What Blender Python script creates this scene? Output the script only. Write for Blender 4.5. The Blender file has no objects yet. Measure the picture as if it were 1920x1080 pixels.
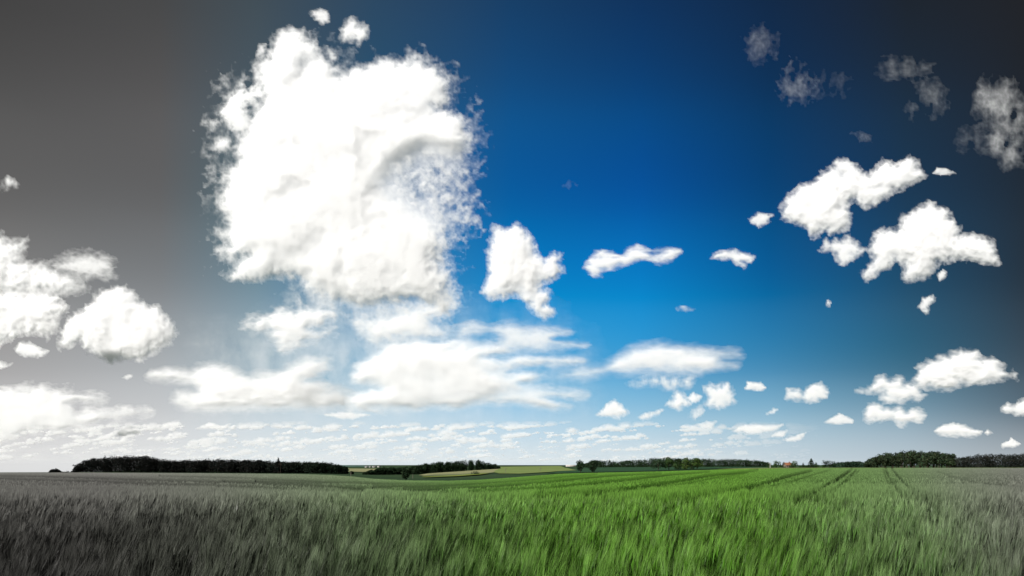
import bpy, math
import numpy as np

S = bpy.context.scene
COL = S.collection
R = math.radians

# ------------------------------------------------------------------ camera
F, XC, YH = 1280.0, 960.0, 872.0        # focal length and horizon of the photograph, in its own pixels
CAM_Z = 1.42
cam_data = bpy.data.cameras.new('camera')
cam_data.sensor_width, cam_data.lens = 36.0, 24.0
cam_data.shift_y = (YH - 540.0) / 1920.0
cam_data.clip_start, cam_data.clip_end = 0.05, 90000.0
cam = bpy.data.objects.new('camera', cam_data)
COL.objects.link(cam)
cam.location = (0, 0, CAM_Z)
cam.rotation_euler = (R(90), 0, 0)
S.camera = cam

# ------------------------------------------------------------------ sun, sky, exposure
SUN_EL, SUN_AZ = R(40), R(-134)              # azimuth from the view direction, clockwise
SUN = np.array([math.sin(SUN_AZ)*math.cos(SUN_EL), math.cos(SUN_AZ)*math.cos(SUN_EL), math.sin(SUN_EL)])
sun_data = bpy.data.lights.new('sun', 'SUN')
sun_data.energy, sun_data.angle, sun_data.color = 5.0, R(0.53), (1.0, 0.97, 0.93)
sun = bpy.data.objects.new('sun', sun_data)
COL.objects.link(sun)
from mathutils import Vector
sun.rotation_euler = Vector(SUN).to_track_quat('Z', 'Y').to_euler()
S.view_settings.view_transform = 'Standard'
S.view_settings.look = 'None'
S.view_settings.gamma = 1.0
EXPO = .8
S.view_settings.exposure = EXPO
S.cycles.max_bounces = 12
S.cycles.diffuse_bounces = 3
S.cycles.glossy_bounces = 1
S.cycles.transmission_bounces = 4
S.cycles.volume_bounces = 24
S.cycles.transparent_max_bounces = 24
S.cycles.use_denoising = True


def lin(c):
    c = np.asarray(c, float)/255.0
    return tuple(np.where(c <= 0.04045, c/12.92, ((c+0.055)/1.055)**2.4))


# sky colour by compass direction (columns) and height above the horizon (rows)
SKY_Y = (0, 200, 400, 560, 700, 780, 862)
SKY = (
 (0,    ((68,67,66),(87,86,85),(107,106,105),(141,140,139),(172,171,171),(202,201,201),(222,222,222))),
 (300,  ((72,72,72),(90,89,89),(104,105,106),(136,140,143),(178,182,185),(204,206,208),(226,228,229))),
 (480,  ((66,78,86),(76,94,105),(86,114,126),(124,150,164),(172,190,200),(202,214,221),(224,231,234))),
 (700,  ((44,72,98),(40,88,122),(40,112,158),(84,146,188),(146,188,213),(194,216,229),(219,229,234))),
 (960,  ((22,62,102),(14,80,136),(2,100,168),(8,140,204),(100,178,222),(172,208,231),(216,228,234))),
 (1200, ((14,50,92),(6,70,128),(0,92,166),(0,136,204),(84,164,212),(156,198,223),(211,224,231))),
 (1440, ((16,40,70),(8,54,96),(2,74,128),(8,106,162),(78,144,184),(146,186,209),(198,213,222))),
 (1700, ((28,35,44),(26,46,66),(26,60,88),(36,82,112),(68,114,140),(132,162,180),(184,198,207))),
 (1920, ((32,33,36),(30,36,44),(32,44,56),(42,57,70),(68,86,100),(108,124,136),(168,176,182))),
)
world = bpy.data.worlds.new('World')
S.world = world
world.use_nodes = True
nt = world.node_tree
N, L = nt.nodes, nt.links
N.clear()
w_out = N.new('ShaderNodeOutputWorld')
w_bg = N.new('ShaderNodeBackground')
w_bg.inputs['Strength'].default_value = 0.1
L.new(w_bg.outputs[0], w_out.inputs[0])
tc = N.new('ShaderNodeTexCoord')
sep = N.new('ShaderNodeSeparateXYZ')
L.new(tc.outputs['Generated'], sep.inputs[0])


def math_node(op, a, b=None):
    n = N.new('ShaderNodeMath')
    n.operation = op
    for i, v in enumerate((a, b)):
        if v is None:
            continue
        if isinstance(v, (int, float)):
            n.inputs[i].default_value = v
        else:
            L.new(v, n.inputs[i])
    return n.outputs[0]


az_out = math_node('ARCTAN2', sep.outputs[0], sep.outputs[1])
el_out = math_node('ARCSINE', sep.outputs[2])
EL_MAX = R(45)
el_fac = math_node('DIVIDE', el_out, EL_MAX)
prev, prev_az = None, None
for px, rows in SKY:
    az = math.atan((px - XC)/F)
    ramp = N.new('ShaderNodeValToRGB')
    ramp.color_ramp.interpolation = 'CARDINAL'
    stops = sorted((math.atan((YH - y)/F*math.cos(az))/EL_MAX, lin(c)) for y, c in zip(SKY_Y, rows))
    cr = ramp.color_ramp
    cr.elements[0].position, cr.elements[0].color = stops[0][0], stops[0][1] + (1,)
    cr.elements[1].position, cr.elements[1].color = stops[-1][0], stops[-1][1] + (1,)
    for p_, c_ in stops[1:-1]:
        e = cr.elements.new(p_)
        e.color = c_ + (1,)
    L.new(el_fac, ramp.inputs[0])
    if prev is None:
        prev, prev_az = ramp.outputs[0], az
        continue
    mr = N.new('ShaderNodeMapRange')
    mr.interpolation_type = 'LINEAR'
    mr.inputs['From Min'].default_value, mr.inputs['From Max'].default_value = prev_az, az
    L.new(az_out, mr.inputs['Value'])
    mx = N.new('ShaderNodeMix')
    mx.data_type = 'RGBA'
    L.new(mr.outputs[0], mx.inputs[0])
    L.new(prev, mx.inputs[6])
    L.new(ramp.outputs[0], mx.inputs[7])
    prev, prev_az = mx.outputs[2], az
scale = N.new('ShaderNodeVectorMath')
scale.operation = 'SCALE'
scale.inputs['Scale'].default_value = 10.0/2**EXPO
L.new(prev, scale.inputs[0])
nishita = N.new('ShaderNodeTexSky')
nishita.sky_type = 'NISHITA'
nishita.sun_disc = False
nishita.sun_elevation, nishita.sun_rotation = SUN_EL, SUN_AZ
mx = N.new('ShaderNodeMix')
mx.data_type = 'RGBA'
mx.inputs[0].default_value = 0.008
L.new(scale.outputs[0], mx.inputs[6])
L.new(nishita.outputs[0], mx.inputs[7])
L.new(mx.outputs[2], w_bg.inputs['Color'])


# ------------------------------------------------------------------ helpers
def tag(o, label=None, cat=None, group=None, kind=None):
    for k, v in (('label', label), ('category', cat), ('group', group), ('kind', kind)):
        if v:
            o[k] = v
    return o


def hash2(ix, iy, seed):
    h = (ix.astype(np.int64)*374761393 + iy.astype(np.int64)*668265263 + seed*1442695041) & 0xffffffff
    h = ((h ^ (h >> 13))*1274126177) & 0xffffffff
    return (h ^ (h >> 16)) & 0xffff


def perlin(x, y, seed=0):
    ix, iy = np.floor(x), np.floor(y)
    fx, fy = x - ix, y - iy
    u, v = fx*fx*fx*(fx*(fx*6 - 15) + 10), fy*fy*fy*(fy*(fy*6 - 15) + 10)

    def g(ox, oy):
        a = hash2(ix + ox, iy + oy, seed)*(2*np.pi/65536.0)
        return np.cos(a)*(fx - ox) + np.sin(a)*(fy - oy)
    a = g(0, 0); b = g(1, 0); c = g(0, 1); d = g(1, 1)
    return 1.4*((a*(1-u) + b*u)*(1-v) + (c*(1-u) + d*u)*v)


def fbm(x, y, octaves=4, seed=0, gain=0.5):
    t, amp, tot = 0, 1.0, 0
    for i in range(octaves):
        t = t + amp*perlin(x*2**i + 17.3*i, y*2**i - 9.1*i, seed + i)
        tot += amp
        amp *= gain
    return t/tot


def billow(x, y, octaves=4, seed=0, gain=0.5):
    t, amp, tot = 0, 1.0, 0
    for i in range(octaves):
        t = t + amp*(1 - 2.4*np.abs(perlin(x*2**i + 3.3*i, y*2**i + 5.7*i, seed + i)))
        tot += amp
        amp *= gain
    return t/tot


def new_mesh(name, verts, faces, mat=None, parent=None, cols=None, smooth=False, uniform=4, alpha=None):
    """faces: list of arrays (n,k)"""
    me = bpy.data.meshes.new(name)
    verts = np.asarray(verts, np.float32)
    if isinstance(faces, np.ndarray):
        faces = [faces]
    faces = [np.asarray(f, np.int32) for f in faces if len(f)]
    nl = sum(f.size for f in faces)
    nf = sum(len(f) for f in faces)
    me.vertices.add(len(verts))
    me.vertices.foreach_set('co', verts.ravel())
    me.loops.add(nl)
    me.loops.foreach_set('vertex_index', np.concatenate([f.ravel() for f in faces]))
    me.polygons.add(nf)
    tot = np.concatenate([np.full(len(f), f.shape[1], np.int32) for f in faces])
    st = np.concatenate([[0], np.cumsum(tot)[:-1]]).astype(np.int32)
    me.polygons.foreach_set('loop_start', st)
    me.polygons.foreach_set('loop_total', tot)
    if smooth:
        me.polygons.foreach_set('use_smooth', np.ones(nf, bool))
    if cols is not None:
        cols = np.asarray(cols, np.float32)
        if cols.shape[1] == 3:
            cols = np.concatenate([cols, np.ones((len(cols), 1), np.float32)], 1)
        at = me.color_attributes.new('Col', 'FLOAT_COLOR', 'POINT')
        at.data.foreach_set('color', cols.ravel())
    if alpha is not None:
        at = me.attributes.new('cover', 'FLOAT', 'POINT')
        at.data.foreach_set('value', np.asarray(alpha, np.float32))
    me.update(calc_edges=True)
    if mat:
        me.materials.append(mat)
    o = bpy.data.objects.new(name, me)
    COL.objects.link(o)
    if parent:
        o.parent = parent
    return o


def mat_new(name):
    m = bpy.data.materials.new(name)
    m.use_nodes = True
    m.node_tree.nodes.clear()
    return m, m.node_tree.nodes, m.node_tree.links
# ------------------------------------------------------------------ lie of the land
# ground height from surveyed sight lines: for each bearing, where the ground stands below eye level at each distance
HC = 0.92                                                     # height of the standing barley
CR_X = (-800, 0, 140, 400, 560, 620, 660, 700, 760, 840, 900, 960, 1040, 1100, 1220, 1300, 1400, 1560, 1740, 2720)
CR_Y = (886, 886, 885.5, 887, 888.5, 890.5, 893, 897.5, 900.5, 901, 899, 895, 888.5, 886.5, 884, 881.5, 879, 877.2, 877, 877)
BK_X = (-800, 0, 400, 600, 660, 700, 780, 860, 940, 1040, 1150, 1300, 1450, 1600, 2720)
BK = {
    330: (888, 888, 888.5, 889.5, 891.5, 894, 897.5, 896.5, 893, 886.6, 884, 880.5, 878.6, 878.4, 878.4),
    500: (886, 886, 886.5, 887.5, 888.5, 890, 892.5, 890.5, 886, 882, 880, 878.2, 877.6, 877.5, 877.5),
    800: (883, 883, 883, 883.6, 884.2, 885.4, 886.5, 884, 880.5, 878.2, 876.8, 876.2, 876.2, 876.2, 876.2),
    1300: (879, 879, 879, 879, 880.4, 881, 881, 879.4, 877.6, 876, 875.2, 875, 875, 875, 875),
    2200: (876, 876, 876, 876, 877, 877, 876.5, 875.8, 875.2, 874.4, 874, 874, 874, 874, 874),
    4000: (874,)*15, 9000: (872.6,)*15, 16000: (872.2,)*15, 40000: (872.05,)*15,
}
G_Y = (14, 25, 50, 100, 180)
G_G = (1.0, .80, .52, .22, 0.0)
Y_NEAR, Y_TOP = 14.0, 929.0


def crest(px):
    return np.interp(px, CR_X, CR_Y)


def ground(X, Y):
    X, Y = np.asarray(X, float), np.asarray(Y, float)
    Yc = np.maximum(Y, 2.0)
    px = np.clip(XC + F*X/Yc, -800, 2720)
    c = crest(px)
    z = np.zeros_like(Y)
    z14 = CAM_Z - (Y_TOP - YH)*Y_NEAR/F - HC
    lY = np.log(Yc)
    z = np.where(Y < 10, 0, z)
    m = (Y >= 10) & (Y < Y_NEAR)
    z = np.where(m, z14*(Y - 10)/4.0, z)
    g = np.interp(lY, np.log(G_Y), G_G)
    m = (Y >= Y_NEAR) & (Y <= 180)
    z = np.where(m, CAM_Z - (c + (Y_TOP - c)*g - YH)*Yc/F - HC, z)
    # behind the crest
    ks = [180.0, 215.0, 255.0] + sorted(BK)
    rows = [CAM_Z - (c - YH)*180/F - HC, CAM_Z - (c + 4.0 - YH)*215/F, CAM_Z - (c + 1.2 - YH)*255/F]
    rows += [CAM_Z - (np.interp(px, BK_X, BK[k]) - YH)*k/F for k in sorted(BK)]
    drop = np.clip((420 - px)/260, 0, 1)            # at the left the land falls away behind the brow
    rows = rows[:3] + [r*(1 - drop) + drop*(CAM_Z - (c - .3 - YH)*k/F) for r, k in zip(rows[3:], ks[3:])]
    zb = rows[-1]
    for a in range(len(ks) - 1):
        mm = (Y >= ks[a]) & (Y < ks[a + 1])
        t = (Y - ks[a])/(ks[a + 1] - ks[a])
        zb = np.where(mm, rows[a]*(1 - t) + rows[a + 1]*t, zb)
    return np.where(Y > 180, zb, z)


def at(px, Y):
    """the point of the ground on bearing px at distance Y"""
    X = (px - XC)*Y/F
    return X, Y, float(ground(X, Y))


def grid_faces(ny, nx):
    j, i = np.meshgrid(np.arange(ny - 1), np.arange(nx - 1), indexing='ij')
    a = (j*nx + i).ravel()
    return np.stack([a, a + 1, a + nx + 1, a + nx], 1)


def soil_mat(name, c1, c2, scale=.02, rough=.9, stretch=(1, 1, 1)):
    m, n, l = mat_new(name)
    o = n.new('ShaderNodeOutputMaterial')
    b = n.new('ShaderNodeBsdfDiffuse')
    t = n.new('ShaderNodeTexCoord')
    mp = n.new('ShaderNodeMapping'); mp.inputs['Scale'].default_value = stretch
    nz = n.new('ShaderNodeTexNoise'); nz.inputs['Scale'].default_value = scale; nz.inputs['Detail'].default_value = 6
    r = n.new('ShaderNodeValToRGB')
    r.color_ramp.elements[0].position, r.color_ramp.elements[1].position = .35, .65
    r.color_ramp.elements[0].color, r.color_ramp.elements[1].color = tuple(c1) + (1,), tuple(c2) + (1,)
    l.new(t.outputs['Object'], mp.inputs[0]); l.new(mp.outputs[0], nz.inputs['Vector']); l.new(nz.outputs['Fac'], r.inputs[0])
    l.new(r.outputs[0], b.inputs[0]); l.new(b.outputs[0], o.inputs[0])
    return m


u = np.linspace(-3.2, 3.2, 321)
u = np.sign(u)*np.abs(u/3.2)**1.6*3.2
Yg = np.concatenate([np.linspace(-6, 10, 12), np.geomspace(11, 40000, 130), [180, 215, 255]])
Yg = np.unique(np.round(Yg, 3))
UU, YY = np.meshgrid(u, Yg)
XX = UU*(YY + 7)
o = new_mesh('ground', np.stack([XX, YY, ground(XX, YY)], -1).reshape(-1, 3), grid_faces(len(Yg), len(u)),
             soil_mat('meadow ground', (.020, .036, .020), (.030, .050, .024), .01), smooth=True)
tag(o, kind='structure')


def field(name, rows, mat, lift=.25):
    """a field of another crop: rows of (distance, left bearing, right bearing)"""
    V = []
    n = 60
    rows = np.asarray(rows, float)
    Ys = np.geomspace(rows[0, 0], rows[-1, 0], 40)
    for y in Ys:
        a = np.interp(y, rows[:, 0], rows[:, 1]); b = np.interp(y, rows[:, 0], rows[:, 2])
        px = np.linspace(a, b, n)
        X = (px - XC)*y/F
        V.append(np.stack([X, np.full(n, y), ground(X, np.full(n, y)) + lift*y/400], 1))
    o = new_mesh(name, np.concatenate(V), grid_faces(40, n), mat, smooth=True)
    tag(o, kind='structure')
    return o


TAN = soil_mat('ripening wheat', (.13, .14, .075), (.19, .185, .10), .008, stretch=(.4, 3, 1))
TANG = soil_mat('grey green oats', (.075, .095, .05), (.11, .12, .065), .01, stretch=(.4, 3, 1))
YEL = soil_mat('rape strip', (.10, .125, .03), (.13, .15, .035), .05)
LIME = soil_mat('young pale green crop', (.085, .125, .04), (.13, .16, .06), .006, stretch=(.3, 3, 1))
TEAL = soil_mat('dark green beet field', (.018, .042, .024), (.026, .055, .029), .006)
field('wheat_field', [(455, 810, 880), (520, 785, 925), (620, 800, 960), (720, 845, 985), (880, 905, 1010)], TAN, .3)
field('oat_field', [(420, 800, 850), (445, 790, 905), (480, 800, 930), (520, 815, 890)], TANG, .5)
field('rape_strip', [(345, 795, 806), (365, 790, 850), (395, 830, 900), (420, 868, 912), (440, 895, 918)], YEL, .7)
field('pale_field', [(360, 975, 1030), (420, 935, 1082), (520, 925, 1072), (800, 935, 1058), (1700, 938, 1050)], LIME, .4)
field('beet_field', [(290, 1020, 1240), (340, 1040, 1330), (500, 1072, 1480), (780, 1090, 1500)], TEAL, .3)
field('wheat_field', [(700, 652, 680), (900, 655, 700), (1250, 655, 716), (1500, 650, 722)], TAN, .3)
field('stubble_field', [(255, 1380, 2100), (300, 1340, 2100), (420, 1420, 2100)], LIME, .3)

# the wooded ridge far off, with its village; haze blue painted into its colour
px = np.linspace(560, 1500, 300)
top = np.interp(px, (560, 650, 690, 720, 745, 800, 860, 940, 1000, 1060, 1100, 1500), (873, 872.4, 873.0, 874.6, 875.2, 876.0, 875.5, 873.6, 874.0, 874.6, 874.4, 874))
V = []
for k, (Yr, f) in enumerate(((3000, 0), (3150, .55), (3300, .9), (3500, 1.0), (4200, .6))):
    X = (px - XC)*Yr/F
    zb = ground(X, np.full(px.shape, Yr)) - 1
    zt = CAM_Z - (top - YH)*3500/F + 5*fbm(px/5, np.full(px.shape, k*.7), 3, 5)*min(f, .6)
    V.append(np.stack([X, np.full(px.shape, float(Yr)), np.maximum(zb, zb + (zt - zb)*f)], 1))
o = new_mesh('hills', np.concatenate(V), grid_faces(5, len(px)), soil_mat('haze tinted far woods', (.030, .062, .052), (.055, .095, .078), .02), smooth=True)
tag(o, kind='structure')

# ------------------------------------------------------------------ barley
# wheel tracks left by the sprayer, as they run over the field
TRACKS = [
    ([(1661,877.6),(1666,891),(1673,902),(1682,914.7),(1691,922.4),(1709,928.5)], 1.5, .95),
    ([(1673,877.6),(1684,891),(1698,906),(1711,917.5),(1723,923.6),(1745,928),(1790,929)], 1.5, .95),
    ([(1657,879),(1662,897),(1669,913)], 1.1, .45),
    ([(1597,879),(1579,891),(1559,902),(1537,913),(1515,921.7),(1482,927),(1440,929)], 1.7, .95),
    ([(1606,880),(1593,892),(1579,905),(1561,916),(1540,924),(1515,929)], 1.2, .6),
    ([(1612,881),(1596,893),(1575,908)], 1.0, .35),
    ([(1522,881),(1495,887),(1468,894),(1440,902),(1393,911),(1349,918),(1307,922.8),(1265,926),(1210,929)], 1.7, .9),
    ([(1560,879),(1530,888),(1490,899),(1440,910),(1400,916)], 1.1, .35),
    ([(1420,880.5),(1380,885),(1329,890),(1279,899),(1224,906),(1154,914),(1071,920),(1000,923)], 1.6, .85),
    ([(1400,886),(1340,895),(1262,908),(1180,916),(1090,924)], 1.1, .35),
    ([(1330,883),(1263,888),(1200,895),(1120,903),(1040,911),(960,915.5),(880,918)], 1.5, .75),
    ([(1240,886),(1150,890),(1094,895),(1020,902),(940,907.5),(860,911),(760,913)], 1.5, .75),
    ([(1120,888),(1040,894),(980,899),(900,904),(820,908),(700,909)], 1.3, .6),
    ([(1040,890),(980,896),(900,901),(800,904.5),(700,904.5),(600,902),(480,899)], 1.2, .5),
    ([(-60,889.5),(60,891),(195,895),(300,898.5),(480,903),(620,909),(760,916),(860,921)], 1.4, .75),
    ([(-60,893.5),(60,897),(180,900),(300,905),(420,909),(560,914),(680,918)], 1.4, .65),
    ([(300,891),(440,894.5),(560,898),(680,903.5)], 1.1, .5),
    ([(420,899),(560,903.5),(690,911)], 1.1, .5),
    ([(1760,884),(1800,896),(1850,905),(1920,911),(2000,914)], 1.4, .3),
]


def track_mask(px, py):
    out = np.zeros_like(px)
    for pts, w, st in TRACKS:
        P = np.asarray(pts, float)
        m = (px > P[:, 0].min() - 14) & (px < P[:, 0].max() + 14) & (py > P[:, 1].min() - 8) & (py < P[:, 1].max() + 8)
        if not m.any():
            continue
        qx, qy = px[m], py[m]
        d = np.full(qx.shape, 1e9)
        for (ax, ay), (bx, by) in zip(P[:-1], P[1:]):
            ex, ey = bx - ax, by - ay
            t = np.clip(((qx - ax)*ex + (qy - ay)*ey)/(ex*ex + ey*ey), 0, 1)
            d = np.minimum(d, np.hypot(qx - ax - t*ex, qy - ay - t*ey))
        v = min(st*1.25, 1)*np.clip(1.6 - d/(w*1.2*(1 + np.clip((qy - 900)/36, 0, .8))), 0, 1)
        out[m] = np.maximum(out[m], v)
    return out*np.clip((py - crest(px) + 1)/6, .4, 1)


def near_track(X, Y):
    """two shallow lanes crossing the near field where the crop stands lower, dense again behind"""
    w = .5*fbm(X*.13, Y*.07, 3, 8) + .25*fbm(X*.9, Y*.2, 2, 9)
    out = np.zeros_like(np.asarray(Y, float))
    for c, wd, s in ((7.3, 1.5, 1.0), (9.9, 1.5, .8)):
        t = (Y - (c + .03*X + w))/wd
        out = np.maximum(out, s*np.where((t > 0) & (t < 1), np.clip(t*1.3, 0, 1)*np.clip((1 - t)*9, 0, 1), 0))
    return out


SAT_T = ((-200, 0), (200, .0), (420, .13), (600, .34), (760, .62), (900, .88), (1050, 1.0), (1380, 1.0), (1520, .80), (1650, .62), (1780, .28), (1920, .06), (2100, 0))


def tint(X, Y):
    """colour grade set into the crop: green in the middle, greyed towards both sides"""
    px = XC + F*X/(np.maximum(Y, 0) + .6)
    return np.interp(px, *zip(*SAT_T))


GREEN, GREY = np.array((.055, .148, .012)), np.array((.100, .100, .093))
PALE_GREEN, PALE_GREY = np.array((.125, .238, .045)), np.array((.19, .19, .175))


def crop_col(X, Y, k, pale=0.0):
    s = tint(X, Y)[:, None]
    px = XC + F*X/(np.maximum(Y, 0) + .6)
    # vignette shade painted into the crop colour: near corners, left side, foreground
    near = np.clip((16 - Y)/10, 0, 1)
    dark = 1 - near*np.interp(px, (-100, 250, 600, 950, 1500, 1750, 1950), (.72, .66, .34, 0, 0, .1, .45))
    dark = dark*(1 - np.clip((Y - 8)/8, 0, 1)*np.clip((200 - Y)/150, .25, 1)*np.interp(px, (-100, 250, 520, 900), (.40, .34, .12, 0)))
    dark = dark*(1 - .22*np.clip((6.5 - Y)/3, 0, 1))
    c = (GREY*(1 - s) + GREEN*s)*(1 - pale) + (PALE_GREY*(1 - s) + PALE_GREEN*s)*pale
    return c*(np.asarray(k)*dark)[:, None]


BV, BQ, BT, BC = [], [], [], []
_n = [0]


def add(V, Q=None, T=None, C=None):
    V = V.reshape(-1, 3)
    if Q is not None:
        BQ.append(Q.reshape(-1, 4) + _n[0])
    if T is not None:
        BT.append(T.reshape(-1, 3) + _n[0])
    BV.append(V.astype(np.float32))
    BC.append(C.reshape(-1, 3).astype(np.float32))
    _n[0] += len(V)


# the closed canopy of leaves below the ears
pcol = np.concatenate([np.arange(-1400, -60, 25), np.arange(-60, 1980, 1.5), np.arange(1980, 3320, 25)])
Yr = np.unique(np.concatenate([[1.2, 2, 3, 4, 5], np.arange(5.5, 14, .25), np.exp(np.interp(np.linspace(1, 0, 105), G_G[::-1], np.log(G_Y[::-1]))), [184, 190]]))
PX, YR = np.meshgrid(pcol, Yr)
X = (PX - XC)*YR/F
py = crest(PX) + (Y_TOP - crest(PX))*np.interp(np.log(YR), np.log(G_Y), G_G)
tm = np.where(YR >= Y_NEAR - .5, track_mask(PX, py), .4*near_track(X, YR))
top = np.interp(YR, (2, 6, 14, 40, 100, 180, 181, 190), (.28, .36, .56, .74, .85, .88, .8, .3))
n1 = fbm(X*.9, YR*.9, 3, 21)
n2 = fbm(PX/3.0, py/1.3, 2, 22)
z = ground(X, YR) + top*(1 - .45*tm) + .05*n1 + .04*n2*np.clip(YR/60, 0, 1)
k = np.interp(YR, (2, 8, 16, 50, 100, 180), (.07, .09, .24, .75, 1.05, 1.3))*(1 + .22*n2 + .2*fbm(X*.05, YR*.03, 3, 23))*(1 - .62*tm)  # shade of the gaps between stalks painted into the near sheet colour
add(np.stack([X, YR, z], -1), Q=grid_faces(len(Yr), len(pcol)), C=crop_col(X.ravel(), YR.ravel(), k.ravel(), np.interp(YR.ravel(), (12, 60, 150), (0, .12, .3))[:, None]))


def scatter(rng, y0, y1, dens, hw=.84, extra=1.2):
    area = hw*(y1*y1 - y0*y0) + 2*extra*(y1 - y0)
    n = int(area*dens)
    Y = np.sqrt(rng.uniform(y0*y0, y1*y1, n))
    X = rng.uniform(-1, 1, n)*(hw*Y + extra)
    return X, Y


def tillers(rng, y0, y1, gap, m, r, hw=.84, extra=1.2):
    """plants on a loose grid, each with m stalks that lean together"""
    w = hw*y1 + extra
    gx, gy = np.meshgrid(np.arange(-w, w, gap), np.arange(y0, y1, gap*1.15))
    gx = gx + gap*rng.uniform(-.48, .48, gx.shape) + gap*.5*(np.arange(gx.shape[0]) % 2)[:, None]
    gy = gy + gap*rng.uniform(-.48, .48, gy.shape)
    ok = (np.abs(gx) < hw*gy + extra)
    X, Y = gx[ok], gy[ok]
    cid = np.repeat(np.arange(len(X)), m)
    keep = rng.random(len(cid)) < .88
    cid = cid[keep]
    return X[cid] + rng.normal(size=len(cid))*r, Y[cid] + rng.normal(size=len(cid))*r, cid


def strip(P, W, cols):
    """ribbons: P (n,k,3) centre line, W (n,k,3) half width vectors"""
    n, k, _ = P.shape
    V = np.stack([P - W, P + W], 2)                 # n,k,2,3
    b = (np.arange(n)*2*k)[:, None]
    i = np.arange(k - 1)[None]*2
    Q = np.stack([b + i, b + i + 1, b + i + 3, b + i + 2], -1)
    C = np.repeat(cols[:, :, None, :], 2, 2)
    add(V, Q=Q, C=C)


def plants(rng, X, Y, cid, awns, leaves, wide=1.0, spread=.085):
    n = len(X)
    nc = cid.max() + 1
    g = ground(X, Y)
    px = XC + F*X/Y
    py = crest(px) + (Y_TOP - crest(px))*np.interp(np.log(Y), np.log(G_Y), G_G)
    tr = np.where(Y >= Y_NEAR - .5, track_mask(px, py), 0)
    dip = near_track(X, Y)
    wave = fbm(X*.55, Y*.4, 3, 31)
    gust = fbm(X*.35 + 9, Y*.35, 2, 32)
    cl = rng.normal(size=(nc, 4))[cid]
    H = (.665 + .03*rng.normal(size=n) + .055*cl[:, 0] + .05*wave)*(1 - .5*tr) - .15*dip
    az = .2 + .6*gust + .5*cl[:, 1] + .25*rng.normal(size=n)
    ln = .07 + .05*gust + .075*cl[:, 2] + .03*rng.normal(size=n)
    dx, dy = np.cos(az)*ln, np.sin(az)*ln*.8
    up = np.stack([dx, dy, np.ones(n)], 1)
    up /= np.linalg.norm(up, axis=1, keepdims=True)
    base = np.stack([X, Y, g], 1)
    bend = np.stack([np.cos(az), np.sin(az)*.8, np.zeros(n)], 1)
    bright = np.clip(1 + .14*rng.normal(size=n) + .36*cl[:, 3] + .35*wave - .4*dip, .3, 2.2)
    neck = base + up*H[:, None]
    ph = rng.uniform(0, np.pi, n)
    wd = np.stack([np.cos(ph), np.sin(ph)*.5, np.zeros(n)], 1)
    # stem
    mid = base + up*(H*.55)[:, None] - bend*(.02)
    P = np.stack([base + up*.25*H[:, None], mid, neck], 1)
    W = wd[:, None, :]*(np.array([.0022, .0020, .0014])*wide)[None, :, None]
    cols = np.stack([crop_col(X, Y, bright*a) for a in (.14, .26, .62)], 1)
    strip(P, W, cols)
    # ear
    tipdir = up + bend*(.06 + .16*rng.random(n) + .06*cl[:, 1])[:, None]
    tipdir /= np.linalg.norm(tipdir, axis=1, keepdims=True)
    L = rng.uniform(.06, .085, n)
    tip = neck + tipdir*L[:, None]
    for s in (0, 1):
        w = wd if s == 0 else np.stack([-wd[:, 1], wd[:, 0], wd[:, 2]], 1)
        P = np.stack([neck, neck + tipdir*(L*.4)[:, None], tip], 1)
        W = w[:, None, :]*(np.array([.002, .0062, .003])*wide)[None, :, None]
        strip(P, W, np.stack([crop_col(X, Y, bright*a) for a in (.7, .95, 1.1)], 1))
        if awns < 6:
            break
    # awns
    for a in range(awns):
        f = rng.random(n)
        st = neck + tipdir*(L*f)[:, None]
        sp = rng.normal(size=(n, 3))*spread
        d = tipdir + sp + bend*.05
        d /= np.linalg.norm(d, axis=1, keepdims=True)
        la = rng.uniform(.10, .165, n)
        en = st + d*la[:, None] + bend*.012
        side = np.stack([np.cos(ph + a), np.sin(ph + a)*.5, np.zeros(n)], 1)
        hw_ = .00085*wide*(1.0 if awns >= 6 else 1.7)
        V = np.stack([st - side*hw_, st + side*hw_, en], 1)
        T = (np.arange(n)*3)[:, None] + np.arange(3)[None]
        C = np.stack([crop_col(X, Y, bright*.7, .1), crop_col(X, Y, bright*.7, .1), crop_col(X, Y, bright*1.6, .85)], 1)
        add(V, T=T, C=C)
    # leaves
    for q in range(leaves):
        h0 = (rng.uniform(.35, .8, n)*H)[:, None]
        a2 = rng.uniform(0, 2*np.pi, n)
        ld = np.stack([np.cos(a2), np.sin(a2), np.zeros(n)], 1) + bend*.8
        l = rng.uniform(.14, .26, n)[:, None]
        p0 = base + up*h0
        P = np.stack([p0, p0 + ld*l*.4 + np.array([0, 0, .55])*l, p0 + ld*l*.85 + np.array([0, 0, .45])*l], 1)
        sw = np.stack([-np.sin(a2), np.cos(a2), np.zeros(n)], 1)
        W = sw[:, None, :]*(np.array([.0045, .0055, .0006])*wide)[None, :, None]
        strip(P, W, np.stack([crop_col(X, Y, bright*c_) for c_ in (.25, .36, .5)], 1))


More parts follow.
